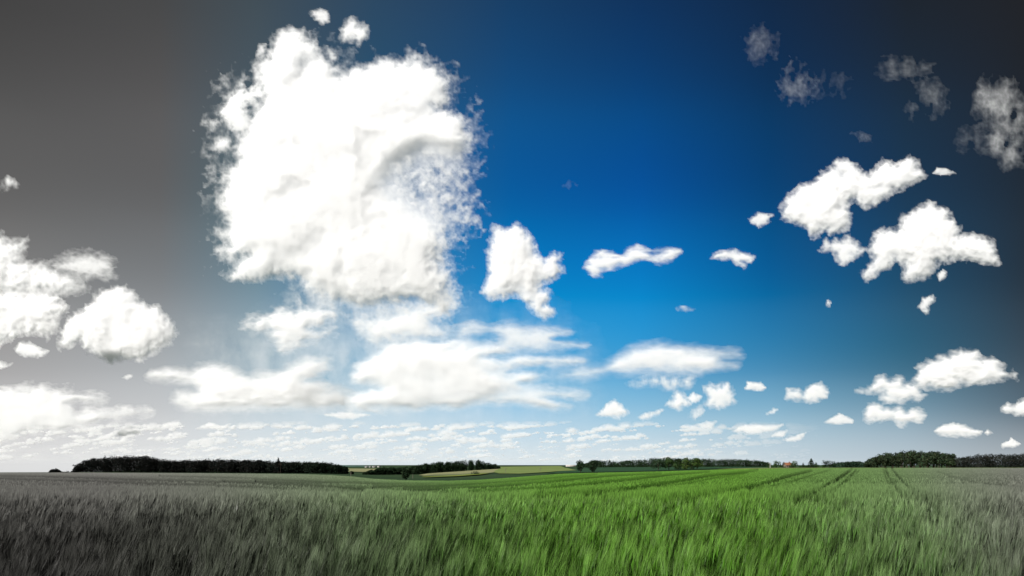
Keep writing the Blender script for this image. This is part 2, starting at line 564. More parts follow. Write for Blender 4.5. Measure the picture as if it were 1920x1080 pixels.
def tufts(rng, X, Y, w, h, per=2):
    n = len(X)
    g = ground(X, Y)
    px = XC + F*X/Y
    py = crest(px) + (Y_TOP - crest(px))*np.interp(np.log(Y), np.log(G_Y), G_G)
    tr = track_mask(px, py)
    ok = tr < .3 + .5*rng.random(n)
    X, Y, g, tr = X[ok], Y[ok], g[ok], tr[ok]
    n = len(X)
    wave = fbm(X*.12, Y*.08, 3, 41) + .7*fbm(X*.5, Y*.5, 2, 42)
    for a in range(per):
        hh = h*(.75 + .5*rng.random(n))
        ox = rng.normal(size=n)*w
        top_ = HC*(1 - .5*tr) + .05*rng.normal(size=n) + .03*wave
        ww = w*(.5 + .6*rng.random(n))
        lean = .15*hh + .15*hh*rng.normal(size=n)
        b = np.clip(.95 + .28*rng.normal(size=n) + .2*wave, .35, 1.7)*(1 - .6*tr)
        V = np.stack([np.stack([X + ox - ww, Y, g + top_ - hh], 1), np.stack([X + ox + ww, Y, g + top_ - hh], 1),
                      np.stack([X + ox + lean, Y + .1*hh, g + top_], 1)], 1)
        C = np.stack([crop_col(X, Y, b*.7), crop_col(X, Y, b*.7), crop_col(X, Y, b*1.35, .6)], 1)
        add(V, T=(np.arange(n)*3)[:, None] + np.arange(3)[None], C=C)


rng = np.random.default_rng(4)
plants(rng, *tillers(rng, 1.7, 5.0, .15, 7, .020), awns=13, leaves=2)
plants(rng, *tillers(rng, 5.0, 9.0, .165, 6, .022), awns=9, leaves=1, wide=1.25)
plants(rng, *tillers(rng, 9.0, 16.0, .20, 5, .03), awns=5, leaves=0, wide=1.9)
tufts(rng, *scatter(rng, 15.0, 45.0, 26), w=.022, h=.26, per=3)
tufts(rng, *scatter(rng, 42.0, 178.0, 3.2), w=.07, h=.30, per=2)

m, n, l = mat_new('barley')
o_ = n.new('ShaderNodeOutputMaterial')
at_ = n.new('ShaderNodeAttribute'); at_.attribute_name = 'Col'
d_ = n.new('ShaderNodeBsdfDiffuse'); t_ = n.new('ShaderNodeBsdfTranslucent')
g_ = n.new('ShaderNodeBsdfGlossy'); g_.inputs['Roughness'].default_value = .45; g_.inputs[0].default_value = (.5, .5, .5, 1)
x_ = n.new('ShaderNodeMixShader'); x_.inputs[0].default_value = .3
y_ = n.new('ShaderNodeMixShader'); y_.inputs[0].default_value = .02
l.new(at_.outputs['Color'], d_.inputs[0]); l.new(at_.outputs['Color'], t_.inputs[0])
l.new(d_.outputs[0], x_.inputs[1]); l.new(t_.outputs[0], x_.inputs[2])
l.new(x_.outputs[0], y_.inputs[1]); l.new(g_.outputs[0], y_.inputs[2])
l.new(y_.outputs[0], o_.inputs[0])
o = new_mesh('barley', np.concatenate(BV), [np.concatenate(BQ), np.concatenate(BT)], m, cols=np.concatenate(BC))
print('barley verts', len(o.data.vertices), 'faces', len(o.data.polygons))
tag(o, 'standing barley with long awns leaning in the wind, green in the middle, greyer at both sides', kind='stuff')
del BV, BQ, BT, BC
# ------------------------------------------------------------------ trees
def foliage_mat():
    m, n, l = mat_new('foliage')
    o = n.new('ShaderNodeOutputMaterial')
    a = n.new('ShaderNodeAttribute'); a.attribute_name = 'Col'
    d = n.new('ShaderNodeBsdfDiffuse'); t = n.new('ShaderNodeBsdfTranslucent')
    x = n.new('ShaderNodeMixShader'); x.inputs[0].default_value = .25
    l.new(a.outputs['Color'], d.inputs[0]); l.new(a.outputs['Color'], t.inputs[0])
    l.new(d.outputs[0], x.inputs[1]); l.new(t.outputs[0], x.inputs[2]); l.new(x.outputs[0], o.inputs[0])
    return m


FOL = foliage_mat()
BARK = soil_mat('bark', (.03, .024, .018), (.06, .05, .04), 3)


def leaves(rng, lobes, n, size, col, vary=.35):
    """leaf sprays spread through the shells of the lobes; lobes (k,6): centre, radii"""
    lobes = np.asarray(lobes, float)
    wts = (lobes[:, 3]*lobes[:, 5]); wts = wts/wts.sum()
    k = rng.choice(len(lobes), n, p=wts)
    d = rng.normal(size=(n, 3)); d /= np.linalg.norm(d, axis=1, keepdims=True)
    r = .62 + .46*rng.random(n)**.6
    r *= 1 + .10*np.sin(d[:, 0]*9 + k) * np.sin(d[:, 2]*8 + 2*k)
    c = lobes[k, :3] + d*r[:, None]*lobes[k, 3:]
    nrm = d*.8 + rng.normal(size=(n, 3))*.55
    nrm /= np.linalg.norm(nrm, axis=1, keepdims=True)
    t = np.cross(nrm, rng.normal(size=(n, 3))); t /= np.linalg.norm(t, axis=1, keepdims=True) + 1e-9
    b = np.cross(nrm, t)
    s = size*(.6 + .8*rng.random(n))[:, None]
    V = np.stack([c - t*s, c - b*s*.55 + t*s*.1, c + t*s, c + b*s*.6 - t*s*.15], 1).reshape(-1, 3)
    V[:, 2] = np.maximum(V[:, 2], .02)
    lobe_b = 1 + .35*rng.normal(size=len(lobes))*.6
    f = np.clip(lobe_b[k]*(1 + vary*rng.normal(size=n)), .35, 2.0)
    C = np.asarray(col)[None]*f[:, None]
    C[:, 0] *= 1 + .15*rng.normal(size=n)
    return V, np.repeat(np.clip(C, 0, 1), 4, 0)


def quads(n):
    return np.arange(n*4).reshape(-1, 4)


def tube(pts, rad, k=7):
    P = np.asarray(pts, float)
    V = []
    for i, (p, r) in enumerate(zip(P, rad)):
        t = P[min(i + 1, len(P) - 1)] - P[max(i - 1, 0)]
        t /= np.linalg.norm(t)
        a = np.cross(t, (0, 1, .1)); a /= np.linalg.norm(a)
        b = np.cross(t, a)
        for j in range(k):
            w = 2*np.pi*j/k
            V.append(p + r*(a*np.cos(w) + b*np.sin(w)))
    Fq = [(i*k + j, i*k + (j + 1) % k, (i + 1)*k + (j + 1) % k, (i + 1)*k + j) for i in range(len(P) - 1) for j in range(k)]
    return np.array(V), np.array(Fq)


def merge(parts):
    V, Q, n = [], [], 0
    for v, q in parts:
        V.append(v); Q.append(q + n); n += len(v)
    return np.concatenate(V), np.concatenate(Q)


def crown_lobes(rng, kind, h, w):
    L_ = []
    if kind == 'conifer':
        for q in np.linspace(.12, .97, 8):
            r = w/2*(1 - q)**.8*1.05 + .05*w
            L_.append((0, 0, h*q, r, r, h*.09))
    elif kind == 'column':
        for q in np.linspace(.14, .92, 6):
            r = w/2*(1 - abs(q - .45)*.9)
            L_.append((rng.normal()*.06*w, rng.normal()*.06*w, h*q, r, r, h*.12))
    elif kind == 'goblet':                        # narrow foot, broad head
        for q in range(9):
            f = rng.uniform(.15, .88)
            sp = w*.5*(.45 + .55*f)
            L_.append((rng.uniform(-1, 1)*sp*.62, rng.uniform(-1, 1)*sp*.5, h*f, sp*.5, sp*.5, h*.14))
        L_.append((0, 0, h*.55, w*.36, w*.36, h*.38))
    elif kind == 'bush':
        for q in range(7):
            L_.append((rng.uniform(-.34, .34)*w, rng.uniform(-.3, .3)*w, h*rng.uniform(.25, .6), w*.24, w*.24, h*.36))
        L_.append((0, 0, h*.45, w*.42, w*.4, h*.5))
    else:
        for q in range(10):
            a = rng.uniform(0, 6.28); f = rng.uniform(.28, .84)
            rr = w*.5*math.sqrt(max(0, 1 - ((f - .5)/.55)**2))*.72
            L_.append((math.cos(a)*rr, math.sin(a)*rr, h*f, w*.22, w*.22, h*.15))
        L_.append((0, 0, h*.55, w*.34, w*.34, h*.38))
    return L_


def tree(kind, px, Y, ytop, wpx, col, label, name='tree', cat='tree', group=None, seed=1, n=1100, leaf=None, ybase=None):
    rng = np.random.default_rng(seed)
    x, y, z = at(px, Y)
    h = (CAM_Z - (ytop - YH)*Y/F) - z
    w = wpx*Y/F
    e = bpy.data.objects.new(name, None)
    COL.objects.link(e)
    e.location = (x, y, z)
    e.empty_display_size = .5
    tag(e, label, cat, group)
    r0 = max(.03*h, .06)
    parts = [tube([(0, 0, -.15), (.01*h, 0, h*.25), (-.01*h, .01*h, h*.55), (0, 0, h*.85)], [r0*1.25, r0, r0*.6, r0*.15])]
    for q in range(5):
        a = q*1.26 + rng.uniform(0, .6); f = rng.uniform(.25, .6)
        parts.append(tube([(0, 0, h*f), (math.cos(a)*w*.18, math.sin(a)*w*.18, h*(f + .13)), (math.cos(a)*w*.36, math.sin(a)*w*.36, h*(f + .22))], [r0*.5, r0*.3, r0*.08], 5))
    v, q = merge(parts)
    new_mesh('trunk', v, q, BARK, e, smooth=True)
    lobes = crown_lobes(rng, kind, h, w)
    leaf = leaf or max(.16, .045*h)
    V, C = leaves(rng, lobes, n, leaf, col)
    V[:, 2] *= h/max(np.percentile(V[:, 2], 99.7), .1)
    new_mesh('crown', V, quads(n), FOL, e, cols=C)
    return e


def wood(name, label, top_line, Y0, Y1, col, seed, spacing=6.0, leaf=.55, per=190, rows=4, tone=None, low=.03, cone=.05):
    """a far wood that reads as one mass"""
    rng = np.random.default_rng(seed)
    T = np.asarray(top_line, float)
    VV, CC = [], []
    for r in range(rows):
        f = r/max(rows - 1, 1)
        xa, xb = T[0, 0], T[-1, 0]
        Yl = Y0 + f*14
        n = int((xb - xa)*Yl/F/spacing)
        for i in range(n + 1):
            px = xa + (xb - xa)*(i + rng.uniform(-.35, .35))/max(n, 1)
            px = min(max(px, xa + 1), xb - 1)
            Yt = np.interp(px, (xa, xb), (Y0, Y1)) + f*22 + rng.uniform(-3, 3)
            x, y, z = at(px, Yt)
            yt = np.interp(px, T[:, 0], T[:, 1])
            h = (CAM_Z - (yt - YH)*Yt/F) - z
            h *= rng.uniform(.92, 1.02) if rows > 1 else rng.uniform(.95, 1.02)
            if r == 0:
                h *= rng.uniform(.80, .97)
            h = max(h, 1.0)
            w = min(spacing*rng.uniform(1.3, 1.9), h*1.2)
            h *= 1.05
            lob = []
            if rng.random() < cone:
                lob = crown_lobes(rng, 'conifer', h*1.04, w*.7)
            else:
                for q in range(6):
                    lob.append((rng.uniform(-.3, .3)*w, rng.uniform(-.3, .3)*w, h*rng.uniform(.3, .84), w*.3, w*.3, h*.16))
                lob.append((0, 0, h*.5, w*.42, w*.42, h*.47))
            lob.append((0, 0, h*.16, w*.5, w*.4, h*.18))
            V, C = leaves(rng, lob, per, leaf, np.asarray(col)*(1 if tone is None else tone(px))*rng.uniform(.7, 1.35))
            V += (x, y, z)
            VV.append(V); CC.append(C)
    V = np.concatenate(VV)
    o = new_mesh(name, V, quads(len(V)//4), FOL, cols=np.concatenate(CC))
    tag(o, label, kind='stuff')
    return o


DK = np.array((.0095, .0105, .0095)); DG = np.array((.018, .032, .016)); MG = np.array((.030, .055, .018)); BG = np.array((.05, .085, .022))
wood('woods', 'long dark wood along the left skyline, rounded at its left end',
     [(139,884),(144,874),(152,867),(165,861),(185,857),(215,855),(250,854.5),(278,855),(300,861),(325,863),(380,862),(440,861.5),(500,863.5),(540,865.5),(560,866),(600,866.5),(625,869),(640,872.5),(653,877),(661,885)],
     520, 430, DK, 3, spacing=5.5, tone=lambda p: np.array((1, 1, 1)) + np.array((.0, .55, .05))*np.interp(p, (480, 640), (0, 1)), leaf=.42, per=700)
wood('woods', 'dark green wood in the valley behind the pale field',
     [(681,889),(688,884.5),(700,880),(718,877),(740,876.5),(756,876),(770,874.5),(800,869),(826,866),(842,866),(856,865),(872,862.5),(892,862),(908,865.5),(918,869.5),(928,870),(936,875)],
     450, 880, DG*.72, 4, spacing=4.6, leaf=.45, per=640, rows=5)
wood('woods', 'dark treeline across the dark green field, behind the bright trees',
     [(1098,869),(1112,864),(1135,862),(1160,865),(1175,863),(1205,861),(1225,858.5),(1260,858),(1300,860),(1330,860),(1352,861),(1368,859.5),(1385,860),(1405,862),(1425,863.5),(1440,867)],
     820, 760, DG*1.1, 5, spacing=7.0, leaf=.5, per=300, cone=.12)
wood('woods', 'low hazy green wood between the village and the tall right wood',
     [(1562,869),(1580,866),(1600,865),(1620,866),(1640,866)], 700, 700, np.array((.026, .048, .030)), 6, spacing=7, leaf=.7)
wood('woods', 'grey dark treeline running out of the photo at right',
     [(1786,862),(1800,858),(1815,855),(1828,852),(1850,852),(1880,851.5),(1905,850.5),(1940,850),(2010,852)],
     470, 500, np.array((.022, .025, .021)), 7, spacing=5.5, leaf=.36, per=420, rows=5)
wood('woods', 'low dark hedge joining the lone bush to the left wood', [(112,884),(120,882.8),(145,882.3)], 200, 200, DK, 8, spacing=1.5, leaf=.14, per=160, rows=2)
wood('woods', 'thin bushy hedge at the village edge', [(1440,873),(1462,871),(1480,872.2),(1500,871),(1510,872.5),(1530,869),(1545,871)], 520, 520, MG, 9, spacing=4, leaf=.35, per=80, rows=2)

tree('bush', 103, 192, 879, 18, DK, 'small dark bush alone left of the long left wood', name='bush', cat='bush', seed=2, n=1500, leaf=.2)
tree('conifer', 522, 440, 858.5, 16, DK, 'dark pointed conifer rising above the left wood', name='conifer', seed=5, n=700)
tree('goblet', 761, 256, 877, 21, DG*1.05, 'dark upright bushy tree standing alone at the field edge', seed=7, n=1500)
tree('bush', 889, 420, 883, 17, DG, 'round dark bush alone on the pale wheat field', name='bush', cat='bush', seed=9, n=700)
tree('goblet', 1088, 300, 863, 20, DG*1.15, 'dark green tree narrow at the foot, left of a pair', group='pair of trees by the dark green field', seed=11, n=1300)
tree('goblet', 1111, 305, 862.5, 25, DG*1.1, 'dark green broad-headed tree, right of a pair', group='pair of trees by the dark green field', seed=12, n=1400)
GB = 'cluster of bright trees at the field edge'
tree('round', 1234, 330, 859.5, 24, DG*1.5, 'dark spreading tree at the left end of the bright tree cluster', group=GB, seed=21, n=1200)
tree('round', 1254, 335, 857, 24, MG*.9, 'tallest tree of the bright cluster, second from its left end', group=GB, seed=22, n=1300)
tree('column', 1271, 330, 860, 18, MG*1.15, 'narrow mid-green tree in the middle of the bright cluster', group=GB, seed=23, n=1000)
tree('column', 1285, 328, 858.5, 17, BG, 'narrow pale green tree right of the middle of the cluster', group=GB, seed=24, n=1000)
tree('column', 1297, 340, 862, 13, MG, 'short slim tree between two pale trees of the cluster', group=GB, seed=25, n=800)
tree('round', 1307, 330, 858.5, 20, BG*1.05, 'bright green tree at the right end of the cluster', group=GB, seed=26, n=1200)
tree('round', 1456, 480, 864, 15, MG*1.3, 'pale green round tree just right of the utility pole', seed=31, n=800)
tree('column', 1469, 560, 866, 6, DG*1.2, 'thin dark tree left of the orange roof', seed=32, n=400)
tree('round', 1489, 470, 864, 12, MG*1.3, 'green tree standing right of the orange-roofed house', seed=33, n=800)
tree('conifer', 1506, 500, 867, 7, DG, 'small slim dark tree between the house and the tall conical tree', seed=34, n=400)
tree('conifer', 1521, 470, 860, 15, DG*.9, 'tall dark conical tree in the village', seed=35, n=900)
tree('column', 1530, 500, 866.5, 6, MG, 'thin pale tree right of the conical tree', seed=36, n=400)
tree('round', 1555, 460, 863, 25, DG*.75, 'wide dark round tree at the right end of the village', seed=37, n=1300)
rng = np.random.default_rng(50)
RW = [(1620,866),(1628,860),(1640,854),(1652,851),(1665,848),(1680,846.5),(1700,843),(1722,843),(1740,846),(1755,845),(1768,848),(1780,849.5),(1790,856),(1798,862)]
for r, (Yw, nn) in enumerate(((400, 13), (414, 13), (428, 12))):
    for i in range(nn):
        px = 1633 + (1790 - 1633)*(i + .5*(r % 2))/nn + rng.uniform(-3, 3)
        yt = np.interp(px, *zip(*RW)) + (rng.uniform(3, 11) if r == 0 else rng.uniform(-.5, 3))
        tree('round', px, Yw + rng.uniform(-4, 4), yt, rng.uniform(18, 25), DG*rng.uniform(.8, 1.5)*np.array((1.2, 1, 1.05)), 'broad dark green tree massed in the tall wood at right',
             group='trees of the tall right-hand wood', seed=60 + r*20 + i, n=620, leaf=.42)

# ------------------------------------------------------------------ village and poles
PLAS = soil_mat('plaster', (.36, .34, .31), (.42, .40, .37), 2)
DULL = soil_mat('brown render', (.11, .09, .07), (.14, .115, .09), 2)
ROOF = soil_mat('clay tiles', (.13, .06, .035), (.18, .08, .045), 3)
GREYR = soil_mat('grey tiles', (.10, .10, .10), (.15, .15, .15), 3)
GLASS = soil_mat('window glass', (.02, .025, .03), (.03, .035, .04), 1)
WOODM = soil_mat('weathered wood', (.10, .09, .075), (.15, .135, .11), 5)
CONC = soil_mat('pale concrete', (.30, .30, .28), (.36, .36, .33), 2)


def box(x0, x1, y0, y1, z0, z1):
    V = np.array([(x, y, z) for z in (z0, z1) for y in (y0, y1) for x in (x0, x1)], float)
    return V, np.array([(0, 2, 3, 1), (4, 5, 7, 6), (0, 1, 5, 4), (1, 3, 7, 5), (3, 2, 6, 7), (2, 0, 4, 6)])


def house(px, Y, w, d, h, rh, label, roof, rot=0, name='house', chimney=True, wall=None):
    x, y, z = at(px, Y)
    e = bpy.data.objects.new(name, None)
    COL.objects.link(e)
    e.location = (x, y, z); e.rotation_euler.z = rot
    tag(e, label, 'house', 'village houses' if name == 'house' else None)
    v, q = box(-w/2, w/2, -d/2, d/2, -.5, h)
    gb = np.array([(-w/2, -d/2, h), (-w/2, d/2, h), (-w/2, 0, h + rh), (w/2, -d/2, h), (w/2, d/2, h), (w/2, 0, h + rh)])
    V = np.concatenate([v, gb])
    o = new_mesh('wall', V, [q, np.array([(8, 10, 9), (11, 12, 13)])], wall or PLAS, e)
    ov, t = .35, .18
    k = (h + rh) ; s = rh/(d/2)
    R_ = []
    for sg in (-1, 1):
        a = [(-w/2 - ov, sg*(d/2 + ov), h - s*ov + .03), (w/2 + ov, sg*(d/2 + ov), h - s*ov + .03), (w/2 + ov, 0, k + .03), (-w/2 - ov, 0, k + .03)]
        b = [(p[0], p[1], p[2] + t) for p in a]
        R_.append((np.array(a + b), np.array([(0, 1, 2, 3), (4, 5, 6, 7), (0, 1, 5, 4), (1, 2, 6, 5), (3, 0, 4, 7)])))
    v, q = merge(R_)
    ro = new_mesh('roof', v, q, roof, e)
    if chimney:
        v, q = box(w*.2, w*.2 + .6, -.3, .3, h + rh*.7, h + rh + .9)
        new_mesh('chimney', v, q, ROOF, ro)
    for i in range(3):
        cx = -w/2 + w*(i + .5)/3
        v, q = box(cx - .5, cx + .5, -d/2 - .04, -d/2 - .005, h*.42, h*.80)
        new_mesh('window', v, q, GLASS, e)
    return e


house(1477, 520, 4.6, 6.0, 2.2, 1.7, 'house with an orange tiled roof among the village trees', ROOF, wall=DULL)
for i, (px, lb) in enumerate(((687, 'tiny pale far house nearest the left wood'), (694, 'tiny pale far house second from the left wood'), (702, 'tiny pale far house with wider roof in the valley'), (711, 'tiny pale far house nearest the valley wood'))):
    house(px, 2300 + 40*i, (9, 8, 13, 10)[i], 8, 3.2, 2.2, lb, GREYR, .2*i, name='house')
house(1070, 1700, 24, 12, 2.8, 1.4, 'long low pale farm building on the far skyline left of the tree pair', PLAS, name='farm_building', chimney=False)


def pole(px, Y, ytop, label, mat, arm=True, r=.13):
    x, y, z = at(px, Y)
    h = (CAM_Z - (ytop - YH)*Y/F) - z
    parts = [tube([(0, 0, -.3), (0, 0, h*.5), (0, 0, h)], [r*1.2, r, r*.8], 8)]
    if arm:
        parts.append(box(-.9, .9, -.06, .06, h - .75, h - .6))
        for s in (-.8, 0, .8):
            parts.append(tube([(s, 0, h - .6), (s, 0, h - .3)], [.05, .05], 6))
    v, q = merge(parts)
    o = new_mesh('utility_pole', v, q, mat)
    o.location = (x, y, z)
    tag(o, label, 'pole')
    return o


pole(1444, 380, 867, 'pale utility pole at the left end of the village', CONC, r=.16)
pole(658, 300, 885, 'thin dark pole right of the left wood end', WOODM, arm=False)
pole(774, 330, 889, 'thin dark pole just right of the lone upright tree', WOODM, arm=False, r=.1)
pole(948, 420, 877, 'thin pole on the pale field right of the round bush', WOODM, r=.1)
pole(1013, 420, 876, 'thin pole on the pale green field left of the tree pair', WOODM, r=.1)
pole(526, 400, 868, 'thin pole in front of the left wood below the conifer', BARK, r=.09)
# ------------------------------------------------------------------ clouds
_vol = {}


def vol_mat(sig):
    key = round(math.log(sig)*12)
    if key not in _vol:
        m, n, l = mat_new('cloud vapour')
        o = n.new('ShaderNodeOutputMaterial')
        v = n.new('ShaderNodeVolumeScatter')
        v.inputs['Color'].default_value = (1, 1, 1, 1)
        v.inputs['Density'].default_value = math.exp(key/12)
        v.inputs['Anisotropy'].default_value = 0.0
        l.new(v.outputs[0], o.inputs['Volume'])
        _vol[key] = m
    return _vol[key]


def poly_sdf(px, py, poly):
    P = np.asarray(poly, float)
    Q = np.roll(P, -1, 0)
    d = np.full(px.shape, 1e18)
    ins = np.zeros(px.shape, bool)
    for (ax, ay), (bx, by) in zip(P, Q):
        ex, ey = bx - ax, by - ay
        wx, wy = px - ax, py - ay
        t = np.clip((wx*ex + wy*ey)/max(ex*ex + ey*ey, 1e-9), 0, 1)
        d = np.minimum(d, (wx - t*ex)**2 + (wy - t*ey)**2)
        c = ((ay > py) != (by > py))
        with np.errstate(divide='ignore', invalid='ignore'):
            xi = ax + (py - ay)/(by - ay)*ex
        ins ^= c & (px < xi)
    d = np.sqrt(d)
    return np.where(ins, d, -d)


def cloud(layers, D, label, seed=0, s=1.9, depth=0.35, name='cloud', lift=None, kind=None, cat='cloud', group=None):
    """layers: (outline in sky directions, soft edge, raggedness, peak cover, grain size)."""
    allp = np.concatenate([np.asarray(l[0], float) for l in layers if l[3] > 0])
    mg = max(26, 1.25*max(l[1] for l in layers))
    x0, y0 = allp.min(0) - mg
    x1, y1 = allp.max(0) + mg
    nx, ny = int((x1 - x0)/s) + 2, int((y1 - y0)/s) + 2
    gx, gy = np.meshgrid(x0 + np.arange(nx)*s, y0 + np.arange(ny)*s)
    al = np.zeros_like(gx)
    bulk = np.zeros_like(gx)
    span = allp.max(0) - allp.min(0)
    st = min(max(span[0]/max(span[1], 1)/1.6, 1.0), 2.6)      # flat clouds have flat billows
    nxg, nyg = gx/st, gy
    for k, (poly, soft, rag, peak, grain, *bias) in enumerate(layers):
        sd = seed*7 + k*31
        oc = int(np.clip(math.log2(grain/2.6) + 1, 2, 5))
        wx = gx + rag*st*fbm(nxg/(grain*1.7), nyg/(grain*1.7), oc, sd + 1, 0.62)
        wy = gy + rag*fbm(nxg/(grain*1.7) + 40, nyg/(grain*1.7), oc, sd + 2, 0.62)
        d = poly_sdf(wx, wy, poly)
        band = np.exp(-(np.maximum(d, 0)/(rag*2.2 + soft + 1e-6))**2)
        puff = billow(nxg/grain, nyg/grain, oc, sd + 3, 0.62)
        fine = fbm(nxg/(grain*.55), nyg/(grain*.55), oc - 1, sd + 4, 0.6)
        e = d + rag*(.85*puff + .55*fine)*band
        if bias:                                      # torn shreds, not a body
            e = rag*(.9*puff + 1.1*fine - bias[0]) + 14*np.clip(d/26, -3, .5)
        a = np.clip(0.40 + e/(soft*1.4)*0.5, 0, 1)
        a = a*a*(3 - 2*a)
        if peak < 0:
            al = al*(1 + peak*a)
            bulk = bulk*(1 + peak*a)
            continue
        b = np.maximum(d, 0)
        inner = np.clip(b/(2.6*soft + 5), 0, 1)
        pk = peak*(.80 + .20*inner + (.20 - .18*inner)*puff + (.10 - .09*inner)*fine)
        pk = pk - .08*np.clip(fbm(nxg/(grain*3.2), nyg/(grain*3.2), 4, sd + 12, .55)*1.6, 0, 1)*inner
        if peak < .75:
            big = fbm(gx/(grain*1.5), gy/(grain*2.4), 5, sd + 6, .55)
            pk = np.maximum(pk*(.8 + 2.2*big), 0)
        al = 1 - (1 - al)*(1 - a*np.clip(pk, 0, .988))
        bulk = np.maximum(bulk, b*min(peak, 1))
    size = min(x1 - x0, y1 - y0) - 2*mg
    return grid_cloud(gx, gy, al, bulk, size, D, name, label, depth, seed, kind, cat, group)


def grid_cloud(gx, gy, al, bulk, size, D, name, label, depth=.35, seed=0, kind=None, cat='cloud', group=None):
    ny, nx = gx.shape
    T = depth*size
    tau = -np.log(1 - np.clip(al, 0, 0.99))
    sig = 4.6/max(T, 3)                                # per picture pixel at this distance
    deep = np.clip(bulk/(0.16*size + 4), 0, 1)
    bl = billow(gx/(0.22*size + 6), gy/(0.22*size + 6), 5, seed*5 + 3, .55)
    t = tau/sig*(1 + deep*(.12 + .22*bl))
    keep = al > 0.004
    keep[0, :] = keep[-1, :] = keep[:, 0] = keep[:, -1] = False
    cell = keep[:-1, :-1] & keep[1:, :-1] & keep[:-1, 1:] & keep[1:, 1:]
    cnt = np.zeros(gx.shape, int)
    for a_, b_ in ((0, 0), (1, 0), (0, 1), (1, 1)):
        cnt[a_:a_ + ny - 1, b_:b_ + nx - 1] += cell
    used = cnt > 0
    rim = used & (cnt < 4)
    t = np.where(rim, 0, t)
    dirx, dirz = (gx - XC)/F, (YH - gy)/F
    pxm = D/F
    fr = D - t*pxm*.35
    bk = D + t*pxm*(1 - .35)
    idf = np.full(gx.shape, -1)
    n = int(used.sum())
    idf[used] = np.arange(n)
    inner = used & ~rim
    idb = idf.copy()
    idb[inner] = n + np.arange(int(inner.sum()))
    V = np.concatenate([
        np.stack([dirx[used]*fr[used], fr[used], CAM_Z + dirz[used]*fr[used]], 1),
        np.stack([dirx[inner]*bk[inner], bk[inner], CAM_Z + dirz[inner]*bk[inner]], 1)])
    A = np.concatenate([al[used], al[inner]])
    j, i = np.nonzero(cell)
    ff = np.stack([idf[j, i], idf[j + 1, i], idf[j + 1, i + 1], idf[j, i + 1]], 1)
    fb = np.stack([idb[j, i], idb[j, i + 1], idb[j + 1, i + 1], idb[j + 1, i]], 1)
    c = V.mean(0)
    mat = vol_mat(sig/pxm) if True else shell_mat()
    o = new_mesh(name, V - c, np.concatenate([ff, fb]), mat, smooth=True, alpha=A)
    o.location = c
    tag(o, label, cat if not kind else None, group, kind)
    return o


_sh = []


def shell_mat():
    if not _sh:
        m, n, l = mat_new('cloud')
        o = n.new('ShaderNodeOutputMaterial')
        d = n.new('ShaderNodeBsdfDiffuse'); d.inputs[0].default_value = (.95, .95, .95, 1)
        tl = n.new('ShaderNodeBsdfTranslucent'); tl.inputs[0].default_value = (.95, .95, .95, 1)
        tr = n.new('ShaderNodeBsdfTransparent')
        at = n.new('ShaderNodeAttribute'); at.attribute_name = 'cover'
        m1 = n.new('ShaderNodeMixShader'); m1.inputs[0].default_value = .25
        l.new(d.outputs[0], m1.inputs[1]); l.new(tl.outputs[0], m1.inputs[2])
        m2 = n.new('ShaderNodeMixShader')
        l.new(at.outputs['Fac'], m2.inputs[0]); l.new(tr.outputs[0], m2.inputs[1]); l.new(m1.outputs[0], m2.inputs[2])
        l.new(m2.outputs[0], o.inputs[0])
        _sh.append(m)
    return _sh[0]


BIG = [(531,62),(545,60),(562,60),(575,74),(588,85),(598,105),(612,118),(625,128),(634,142),(655,142),(672,130),(700,124),(712,116),(740,122),(762,120),(778,107),(790,115),(800,128),(822,128),(832,150),(838,170),(842,190),(826,200),(815,203),(840,212),(858,215),(872,228),(868,240),(885,262),(875,272),(866,288),(862,310),(850,340),(852,372),(856,404),(842,420),(830,434),(824,462),(822,480),(826,500),(832,515),(832,540),(824,556),(834,573),(830,580),(810,568),(768,560),(745,566),(720,562),(695,569),(675,571),(650,563),(617,560),(600,548),(576,542),(570,523),(550,516),(506,516),(471,526),(450,522),(427,516),(442,498),(465,476),(430,480),(410,470),(437,463),(425,447),(410,437),(430,427),(428,402),(407,380),(422,362),(423,341),(430,317),(447,322),(450,304),(447,280),(459,260),(468,239),(478,218),(482,200),(494,187),(500,175),(494,158),(482,146),(485,125),(497,111),(512,93),(519,73)]
FRAG = [(431,187),(450,165),(462,175),(474,169),(485,160),(492,178),(480,190),(463,190),(456,202),(464,216),(468,238),(460,250),(446,250),(430,236),(420,226),(416,214),(421,204),(425,194)]
MOTT = [(724,345),(745,308),(800,280),(868,284),(878,310),(864,338),(880,372),(897,415),(882,428),(860,414),(850,432),(830,446),(812,420),(770,386)]
FRIN = [(820,450),(832,462),(828,490),(840,525),(852,552),(838,576),(825,588),(808,560),(822,520)]
